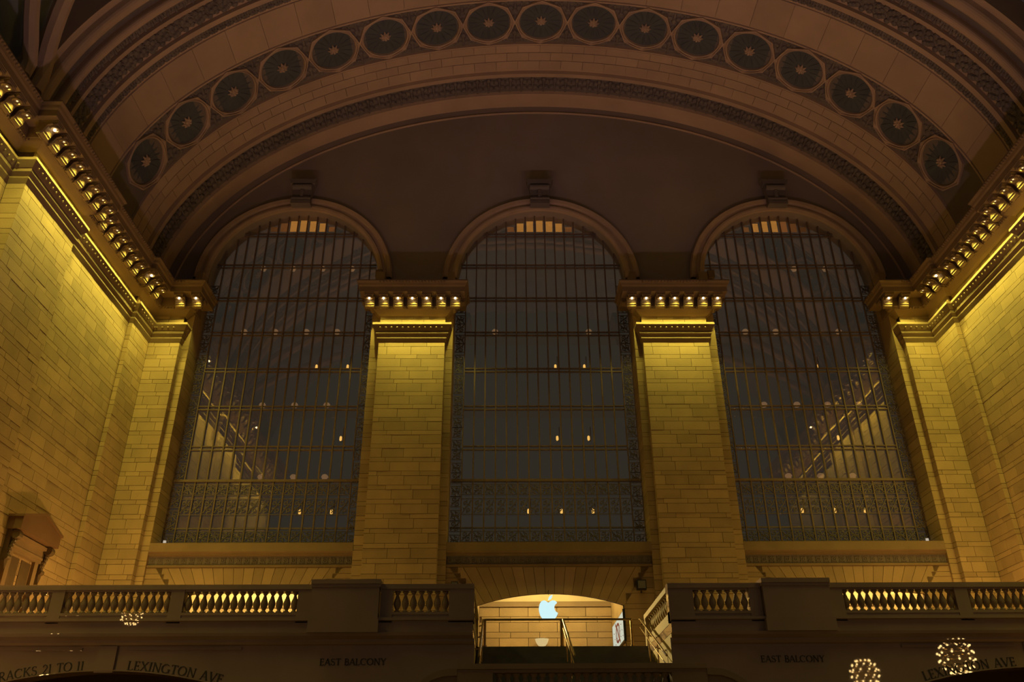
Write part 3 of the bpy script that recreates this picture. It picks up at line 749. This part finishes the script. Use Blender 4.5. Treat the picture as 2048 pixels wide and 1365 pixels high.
for s, nm in ((-1,'left'),(1,'right')):
    def sx(a, b): return (a,b) if s > 0 else (-b,-a)
    die(*sx(2.70,3.40), 'marble end post of the balustrade %s of the stair opening' % nm)
    balustrade(*sx(3.40,4.96), 'short run of balusters between the stair opening and the %s pedestal' % nm)
    die(*sx(4.96,5.30), 'narrow marble post on the stair side of the %s pedestal' % nm)
    die(*sx(5.30,7.22), 'wide taller dark marble pedestal in the %s balustrade' % nm, True)
    die(*sx(7.22,7.60), 'narrow marble post on the outer side of the %s pedestal' % nm)
    balustrade(*sx(7.60,10.75), 'run of balusters with the bright %s alcove glowing through its gaps' % nm)
    die(*sx(10.75,11.12), 'marble post in front of the %s window\'s outer half, nearer the pedestal' % nm)
    balustrade(*sx(11.12,14.06), 'run of balusters below the %s corner pilaster' % nm)
    die(*sx(14.06,14.41), 'marble post of the balustrade nearest the %s frame edge' % nm)
    balustrade(*sx(14.41,18.2), 'run of balusters cut by the %s edge of the picture' % nm)
    # return along the stair well
    t = thing('return_balustrade', 'lit balustrade running back along the %s side of the stair well' % nm, 'balustrade', (s*2.86, -8.3, ZF)); 
    obj('base_rail', MB().box(-.12,.12,-2.0,2.1,0,.28).box(-.10,.10,-2.0,2.1,-1.2,0), STONE, t); obj('top_rail', MB().box(-.16,.16,-2.0,2.2,.85,1.0), STONE, t)
    for i in range(12): link('baluster', BALR, t, T(0,-1.8+.325*i,.28))
    obj('end_post', MB().box(-.15,.15,1.95,2.2,0,.9), STONE, t)

# stairs in the opening, landing parapet below
st = MB()
nst = 12
STEP = MB().box(-2.7,2.7,-.19,.19,-.5,0).mesh('step', DARKBOX)
sroot = thing('marble_staircase', 'dark stair flight descending through the balustrade opening', 'staircase', (0,-6.1,0))
for i in range(nst): link('step', STEP, sroot, T(0,-.2-.37*i,ZF-.165*i-.02))
t = thing('landing_parapet', 'stone parapet with balusters below the stair opening at the bottom edge', 'balustrade', (0,-13,3.42))
obj('coping', MB().box(-3.0,3.0,-.2,.2,.90,1.02).box(-3.2,3.2,-.16,.16,.82,.90), BALUS, t)
obj('plinth', MB().box(-3.0,3.0,-.16,.16,-.4,.12), BALUS, t)
for i in range(20): link('baluster', BALM, t, T(-2.0+4.0*i/19,0,.12,0,(1.25,1.25,1.24)))
for s in (-1,1):
    obj('end_block', MB().box(*sorted((s*2.15,s*3.0)),-.17,.17,-.4,.84), BALUS, t)
    pts = [(s*3.0,0,.92),(s*3.35,0,.90),(s*3.6,0,.82),(s*3.9,0,.62),(s*4.6,0,.15),(s*5.6,0,-.55)]
    mb = MB(); 
    for a, b in zip(pts, pts[1:]): mb.prism_y([(a[0],a[2]-.16),(b[0],b[2]-.16),(b[0],b[2]),(a[0],a[2])] , -.18, .18); mb.prism_y([(a[0],-1.2),(b[0],-1.2),(b[0],b[2]-.16),(a[0],a[2]-.16)], -.12,.12)
    obj('sloping_rail', mb, BALUS, t)
obj('landing', MB().box(-3,3,.2,2.4,-.5,0), DARKBOX, t)
def rail(name, pts, r, label, extra=()):
    m = MB().tube(pts, r, 8); o = obj(name, m, BRASS); tag(o, label, 'handrail', 'brass rails of the stair'); 
    for nm, pp, rr in extra: obj(nm, MB().tube(pp, rr, 8), BRASS, o)
    return o
ZR = 6.73
posts = [('post', [(x,-6.05,ZF),(x,-6.05,ZR)], .045 if x else .06) for x in (-2.5,0.0,2.28)]
rail('barrier_rail', [(-2.52,-6.05,ZR),(2.30,-6.05,ZR)], .035, 'horizontal brass rail across the top of the stair', posts+[('foot_ball', [(x,-6.05,ZF),(x,-6.05,ZF+.08)], .07) for x in (-2.5,0,2.28)])
for x, lab in ((0.04,'sloping brass handrail down the middle of the stair'),(2.55,'sloping brass handrail on the right side of the stair'),(-2.55,'sloping brass handrail on the left side of the stair')):
    z1 = ZF-.165*11+.95; ex = []
    for f in (.35,.7): yy = -6.15-4.3*f; zz = ZR+(z1-ZR)*f; ex.append(('post', [(x,yy,zz-.95),(x,yy,zz)], .022))
    ex.append(('lower_rail', [(x,-6.15,ZR-.28),(x,-10.5,z1-.28)], .015))
    if abs(x) > 1:
        xx = x*.985
        for q in range(3): ex.append(('bracket', [(xx,-6.6-1.2*q,ZR-.25-.53*q),(x*1.05,-6.6-1.2*q,ZR-.30-.53*q)], .02))
    rail('stair_handrail', [(x,-6.10,ZR-.01),(x,-6.3,ZR-.05),(x,-10.5,z1)], .032, lab, ex)

# ------------------------------------------------------------------ store sign, screen, sconce, small boxes
sg = thing('hanging_sign', 'glowing white apple-shaped sign with a bite, hung in the middle arch', 'sign', (-.12,-.3,7.75))
def bez(p0,p1,p2,p3,n=10): return [tuple((1-t)**3*a+3*(1-t)**2*t*b+3*(1-t)*t*t*c+t**3*d for a,b,c,d in zip(p0,p1,p2,p3)) for t in [i/n for i in range(n)]]
# outline in units of sign width = 1
R_ = bez((.5,.86),(.60,.90),(.66,.97),(.76,.97),8)+bez((.76,.97),(.84,.97),(.92,.92),(.965,.85),8)
R_ += bez((.965,.85),(.84,.77),(.80,.66),(.82,.55),8)+bez((.82,.55),(.83,.44),(.90,.37),(1.0,.33),8)
R_ += bez((1.0,.33),(.94,.16),(.83,.0),(.70,.0),10)+bez((.70,.0),(.62,.0),(.58,.05),(.50,.05),8)
R_ += bez((.50,.05),(.42,.05),(.38,.0),(.30,.0),8)+bez((.30,.0),(.14,.0),(.0,.28),(.0,.54),12)+bez((.0,.54),(.0,.82),(.14,.97),(.28,.97),10)+bez((.28,.97),(.36,.97),(.42,.88),(.5,.86),8)
SW = .75
obj('body', MB().prism_y([((x-.5)*SW, zz*SW) for x,zz in R_], -.05, .05), LOGO, sg)
Lf = bez((.50,.99),(.50,1.14),(.60,1.23),(.73,1.26),8)+bez((.73,1.26),(.73,1.12),(.64,1.0),(.50,.99),8)
obj('leaf', MB().prism_y([((x-.5)*SW, zz*SW) for x,zz in Lf], -.05, .05), LOGO, sg)
obj('rod', MB().tube([(.02,0,.94),(.02,0,1.14)],.012,6), BLACK, sg)
obj('wall_bracket', MB().tube([(.02,0,1.13),(.02,.4,1.19),(.02,.80,1.20)],.012,6), BLACK, sg)
obj('casing', MB().prism_y([((x-.5)*SW*1.0, zz*SW) for x,zz in R_], .05, .09), BLACK, sg)

sn = thing('display_screen', 'long white display with a red line drawing, right side wall of the middle alcove', 'screen', (2.965,0.40,7.12))
LS, HS = 3.85, 1.10
obj('case', MB().box(-.02,.02,-.06,LS+.06,-.07,HS+.05).box(-.075,-.02,-.06,-.02,-.07,HS+.05).box(-.075,-.02,-.02,LS+.06,-.07,-.02), BLACK, sn)
spn = obj('panel', MB().box(-.045,-.02,0,LS,0,HS), SCREEN, sn)
dr = MB()
for q, (ry, rz_, w_) in enumerate(((.62,.42,.10),(.34,.46,.07))):
    dr.ribbon([(2.0+ry*math.cos(2*PI*i/28), .55+rz_*math.sin(2*PI*i/28)*(.9+.1*math.cos(4*PI*i/28))) for i in range(29)], w_, 0, .008)
dr.ribbon([(1.3,.1),(1.8,.4),(2.1,.7),(2.7,1.0)], .12, 0, .01)
for q in range(14): dr.ball((.4+.22*q, 0, .2+.7*((q*37)%11)/11), .025, 6, 4)
dr.v = [(-.046-abs(y), x, z) for x,y,z in dr.v]
obj('drawing', dr, SRED, spn)

sc = thing('bowl_sconce', 'small pale bowl sconce low on the middle alcove wall', 'sconce', (-.2,4.44,7.46))
pr = [(.02,0),(.16,.02),(.24,.12),(.30,.28),(.30,.30),(.27,.30)]
obj('bowl', MB().lathe(pr,20), emit('alabaster_glow',(1,.74,.32),.62), sc); obj('bracket', MB().box(-.05,.05,.2,.32,.02,.16), BRASS, sc)
for x, lab, me in ((-3.88,'small dark camera box on the wall left of the middle arch',0),(3.72,'small dark speaker box on the wall right of the middle arch',1)):
    t = thing('wall_box', lab, 'box', (x,.40,9.2)); s = .19 if me else .14
    obj('body', MB().box(-s,s,-.22,.02,-s,s), BLACK, t); obj('face', MB().box(-s*.8,s*.8,-.235,-.22,-s*.8,s*.8), DARKBOX, t); obj('mount', MB().box(-.04,.04,.02,.05,-.3,.0), IRON, t)
fl_ = bpy.data.lights.new('stair_fill_spot','SPOT'); fl_.energy = 5200; fl_.color = AL_C; fl_.spot_size = math.radians(30); fl_.spot_blend = .6; fl_.shadow_soft_size = .06  # added spot at the camera box, brightens the right stair return
fo = bpy.data.objects.new('stair_fill_spot', fl_); COL.objects.link(fo); fo.location = (-3.88,.10,9.18)
fo.rotation_euler = (Vector((2.72,-8.6,6.4))-fo.location).to_track_quat('-Z','Y').to_euler()
for x, lab in ((-8.02,'small pale box standing on the left middle pier cornice'),(8.38,'small pale box standing on the right middle pier cornice')):
    t = thing('cornice_box', lab, 'box', (x,.62,ZC)); obj('body', MB().box(-.16,.16,-.14,.14,1.12,1.50), TRIM, t); obj('post', MB().box(-.04,.04,.0,.10,0,1.12), IRON, t); obj('lid', MB().box(-.17,.17,-.15,.15,1.50,1.53), IRON, t)

# ------------------------------------------------------------------ doorway hood on the left wall
hd = thing('door_hood', 'pedimented brown stone door hood on scrolled consoles, lower left wall', 'door hood', (-18.5,-5.4,0))
def hx(poly, x0, x1): return MB().prism_x(poly, x0, x1)
obj('pediment', hx([(-1.36,9.62),(1.36,9.62),(1.36,10.06),(.0,10.46),(-1.36,10.06)], 0, .50), HOODM, hd)
rk = MB()
for s in (-1,1): rk.prism_x([(s*1.42,10.02),(s*1.42,10.10),(0,10.53),(0,10.43)], 0, .55)
obj('raking_cornice', rk, HOODM, hd)
obj('lintel', hx([(-1.1,9.0),(1.1,9.0),(1.1,9.62),(-1.1,9.62)], 0, .16), TRIM, hd)
obj('lintel_moulding', MB().box(0,.28,-1.02,1.02,9.44,9.56).box(0,.22,-1.02,1.02,9.10,9.18), TRIM, hd)
for s in (-1,1):
    c = hx([(s*1.15+q[0],q[1]) for q in ((-.10,9.62),(.10,9.62),(.10,8.55),(.0,8.30),(-.10,8.55))], 0, .18)
    c.tube([(.32,s*1.15-.12,9.46),(.32,s*1.15+.12,9.46)], .15, 12).tube([(.17,s*1.15-.11,8.72),(.17,s*1.15+.11,8.72)], .10, 10)
    for q in range(6): c.ball((.28-.03*q,s*1.15,9.28-.11*q),.085,7,5)
    obj('console', c, CONSOLE, hd)
    obj('jamb', MB().box(0,.12,s*.88-.12,s*.88+.12,ZF,9.02), TRIM, hd)
dl = obj('door_leaf', MB().box(-.12,-.02,-.80,.80,ZF,9.0), CONSOLE, hd)
for y0, y1 in ((-.7,-.08),(.08,.7)): obj('door_panel', MB().box(-.02,.02,y0,y1,6.2,8.9), CONSOLE, dl)

# ------------------------------------------------------------------ lettering
def arc(cx, cz, rx, rz, a0, a1, n=14): return [(cx+rx*math.cos(math.radians(a0+(a1-a0)*i/n)), cz+rz*math.sin(math.radians(a0+(a1-a0)*i/n))) for i in range(n+1)]
K, H_ = .14, .065
def stem(x, z0=0, z1=1): return [([(x,z0),(x,z1)],K),([(x-.15,z0+.02),(x+.15,z0+.02)],.04),([(x-.15,z1-.02),(x+.15,z1-.02)],.04)]
GL = {'A':([([(.05,0),(.42,1)],H_),([(.42,1),(.80,0)],K),([(.18,.34),(.66,.34)],H_),([(-.05,.02),(.17,.02)],.04),([(.66,.02),(.94,.02)],.04)],.86),
'B':(stem(.14)+[([(.14,.97)]+arc(.34,.75,.24,.22,90,-90,10)+[(.14,.53)],[H_]+[.10]*11+[H_]),([(.14,.53)]+arc(.36,.27,.28,.26,90,-90,10)+[(.14,.02)],[H_]+[.12]*11+[H_])],.66),
'C':([(arc(.48,.5,.44,.47,40,320,20),[.06]*4+[.09]*3+[.14]*7+[.09]*3+[.06]*4),([(.82,.72),(.82,.95)],.05)],.90),
'E':(stem(.14)+[([(.14,.97),(.56,.97)],H_),([(.14,.52),(.50,.52)],H_),([(.14,.03),(.60,.03)],H_),([(.56,.80),(.56,1)],.05),([(.50,.42),(.50,.62)],.05),([(.60,0),(.60,.2)],.05)],.66),
'G':([(arc(.48,.5,.44,.47,42,350,20),[.06]*4+[.09]*3+[.14]*7+[.09]*3+[.06]*4),([(.86,0.08),(.86,.42)],K),([(.70,.42),(1.0,.42)],.05)],.98),
'I':(stem(.16),.34),
'K':(stem(.14)+[([(.20,.48),(.70,.98)],H_),([(.34,.58),(.82,0)],K),([(.58,.98),(.84,.98)],.04),([(.7,.02),(.98,.02)],.04)],.88),
'L':(stem(.14)+[([(.14,.03),(.60,.03)],H_),([(.60,0),(.60,.2)],.05)],.64),
'N':([([(.12,0),(.12,1)],H_),([(.12,1),(.80,0)],K),([(.80,0),(.80,1)],H_),([(0,.02),(.26,.02)],.04),([(-.04,.98),(.16,.98)],.04),([(.66,.98),(.94,.98)],.04)],.94),
'O':([(arc(.5,.5,.45,.47,0,360,28),[.14 if abs(math.cos(2*PI*i/28)) > .6 else .075 for i in range(29)])],1.02),
'R':(stem(.14)+[([(.14,.97)]+arc(.36,.74,.25,.23,90,-90,10)+[(.14,.50)],[H_]+[.11]*11+[H_]),([(.34,.50),(.80,0)],K),([(.68,.02),(.94,.02)],.04)],.80),
'S':([(arc(.33,.74,.25,.23,50,270,10)+arc(.33,.26,.27,.25,90,-140,12),[.06]*4+[.10]*6+[.14]*4+[.10]*5+[.06]*5),([(.52,.78),(.52,.96)],.04),([(.08,.05),(.08,.24)],.04)],.66),
'T':([([(.38,0),(.38,1)],K),([(.02,.97),(.74,.97)],H_),([(.03,.8),(.03,.97)],.05),([(.73,.8),(.73,.97)],.05),([(.22,.02),(.54,.02)],.04)],.74),
'V':([([(.04,1),(.42,0)],K),([(.42,0),(.78,1)],H_),([(-.08,.98),(.2,.98)],.04),([(.66,.98),(.92,.98)],.04)],.84),
'X':([([(.08,1),(.78,0)],K),([(.74,1),(.06,0)],H_),([(-.04,.98),(.24,.98)],.04),([(.62,.98),(.86,.98)],.04),([(-.06,.02),(.18,.02)],.04),([(.64,.02),(.92,.02)],.04)],.86),
'Y':([([(.04,1),(.40,.48)],K),([(.40,.48),(.74,1)],H_),([(.40,.48),(.40,0)],K),([(-.08,.98),(.2,.98)],.04),([(.62,.98),(.86,.98)],.04),([(.24,.02),(.56,.02)],.04)],.80),
'1':([([(.16,0),(.16,1)],K),([(.0,.02),(.32,.02)],.04),([(.02,.9),(.16,.98)],.05)],.36),
'2':([(arc(.30,.72,.25,.25,170,-40,10)+[(.10,.06)],[.06]*3+[.11]*4+[.13]*3+[.07]*2),([(.06,.04),(.60,.04)],.09)],.66),
' ':([], .42)}
LM = {}
def letter(ch):
    if ch not in LM:
        m = MB()
        for pts, w_ in GL[ch][0]: m.ribbon(pts, w_, -.02, .02)
        LM[ch] = m.mesh('letter', LETTER)
    return LM[ch]
def inscribe(text, label, h, x0, x1, base, y=YB):
    """letters between x0 and x1 on a baseline z = base(x)"""
    tot = sum(GL[c][1]+.10 for c in text)*h; k = (x1-x0)/tot
    t = thing('inscription', label, 'lettering', ((x0+x1)/2, y-.006, base((x0+x1)/2))); x = x0
    for c in text:
        wd = (GL[c][1]+.10)*h*k
        if c != ' ':
            sl = math.atan((base(x+wd*.8)-base(x+wd*.1))/(wd*.7))
            m = Matrix.Translation((x-t.location.x, 0, base(x)-t.location.z)) @ Matrix.Rotation(-sl,4,'Y') @ Matrix.Diagonal((h*k,.4,h,1))
            link('letter', letter(c), t, m)
        x += wd
ab = lambda s: (lambda x: AZ+.04-13.2+math.sqrt(13.2**2-(x-s*XA)**2))
inscribe('TRACKS 21 TO 11', 'dark capitals reading TRACKS 21 TO 11, rising along the lower left arch', .235, -15.52, -13.14, ab(-1))
inscribe('LEXINGTON AVE', 'dark capitals reading LEXINGTON AVE, falling along the lower left arch', .235, -12.0, -9.4, ab(-1))
inscribe('LEXINGTON AVE', 'dark capitals reading LEXINGTON AVE, rising along the lower right arch', .235, 9.45, 12.05, ab(1))
inscribe('EAST BALCONY', 'faint capitals reading EAST BALCONY left of the stair opening', .17, -6.85, -5.05, lambda x: 4.77)
inscribe('EAST BALCONY', 'faint capitals reading EAST BALCONY right of the stair opening', .17, 5.1, 6.85, lambda x: 4.80)

# ------------------------------------------------------------------ chandeliers seen in the polished marble; added fill chandelier and uplighters
CB = MB().ball((0,0,0),.045,6,4).mesh('bulb', CBULB)
def chandelier(x, y, zz, label, sc=1.0):
    t = thing('globe_chandelier', label, 'chandelier', (x,y,zz), 'globe chandeliers of the hall'); t.scale = (sc,)*3
    body = MB()
    for a in (-.55,-.28,0,.28,.55): body.torus((0,0,a),math.sqrt(max(.05,.62**2-a*a)),.035,20,6)
    body.lathe([(.04,.62),(.16,.66),(.05,.8),(.03,1.6)],10)
    obj('body', body, BRASS, t)
    for i in range(6):
        a = math.radians(-60+24*i)
        for j in range(10):
            b = 2*PI*(j+.5*(i%2))/10; link('bulb', CB, t, T(.70*math.cos(a)*math.cos(b), .70*math.cos(a)*math.sin(b), .70*math.sin(a)))
for x, y, zz, q in ((16.6,-22.7,6.57,'right side, nearer the balcony'),(-16.6,-21.4,8.05,'left side'),(16.6,-32.4,7.1,'right side, beside the viewer'),(-16.6,-16.0,4.55,'left side, added low before the balcony as fill light')):  # the last one is added, unseen, to brighten the balcony front
    chandelier(x, y, zz, 'brass globe chandelier hung with bare bulbs, %s' % q, .55 if x < 0 and y < -20 else 1.0)
ul = bpy.data.lights.new('fill_uplight','SPOT'); ul.energy = UP_W; ul.color = UP_C; ul.spot_size = math.radians(84); ul.spot_blend = .5; ul.shadow_soft_size = .3  # unseen uplighters added as fill for the arch soffit
for x, y, q in ((-9,-15.2,'left'),(0,-15.2,'centre'),(9,-15.2,'right')):
    t = thing('fill_uplighter', 'brass uplighter added on the hall floor as fill light, %s' % q, 'floor lamp', (x,y,0), 'added uplighters on the hall floor')
    obj('base', MB().lathe([(.35,0),(.35,.06),(.12,.14),(.05,.22)],16), BRASS, t); obj('pole', MB().tube([(0,0,.2),(0,0,2.3)],.04,8), BRASS, t)
    obj('bowl', MB().add(*(lambda n: ([(r*math.cos(2*PI*j/n), r*math.sin(2*PI*j/n), zz) for r,zz in ((.05,2.3),(.25,2.4),(.38,2.62))for j in range(n)], [[i*n+j,i*n+(j+1)%n,(i+1)*n+(j+1)%n,(i+1)*n+j] for i in range(2) for j in range(n)]))(18)), BRASS, t)
    l = bpy.data.objects.new('fill_uplight', ul); COL.objects.link(l); l.parent = t; l.location = (0,0,2.66); l.rotation_euler = (PI,0,0)

for x, q in ((-15.4,'left'),(15.4,'right')):
    t = thing('balcony_lamp', 'standing globe lamp behind the balusters at the %s end of the balcony' % q, 'floor lamp', (x,-4.6,ZF))
    obj('base', MB().lathe([(.22,0),(.22,.04),(.06,.10),(.03,.16)],14), BRASS, t); obj('pole', MB().tube([(0,0,.14),(0,0,.95)],.025,8), BRASS, t)
    obj('globe', MB().ball((0,0,1.08),.13,14,9), emit('globe_glow',(1,.72,.25),3.0), t, True)
    l_ = bpy.data.lights.new('balcony_lamp_light','POINT'); l_.energy = CORNER_W; l_.color = CORNER_C; l_.shadow_soft_size = .13
    lo = bpy.data.objects.new('balcony_lamp_light', l_); COL.objects.link(lo); lo.parent = t; lo.location = (0,0,1.36)
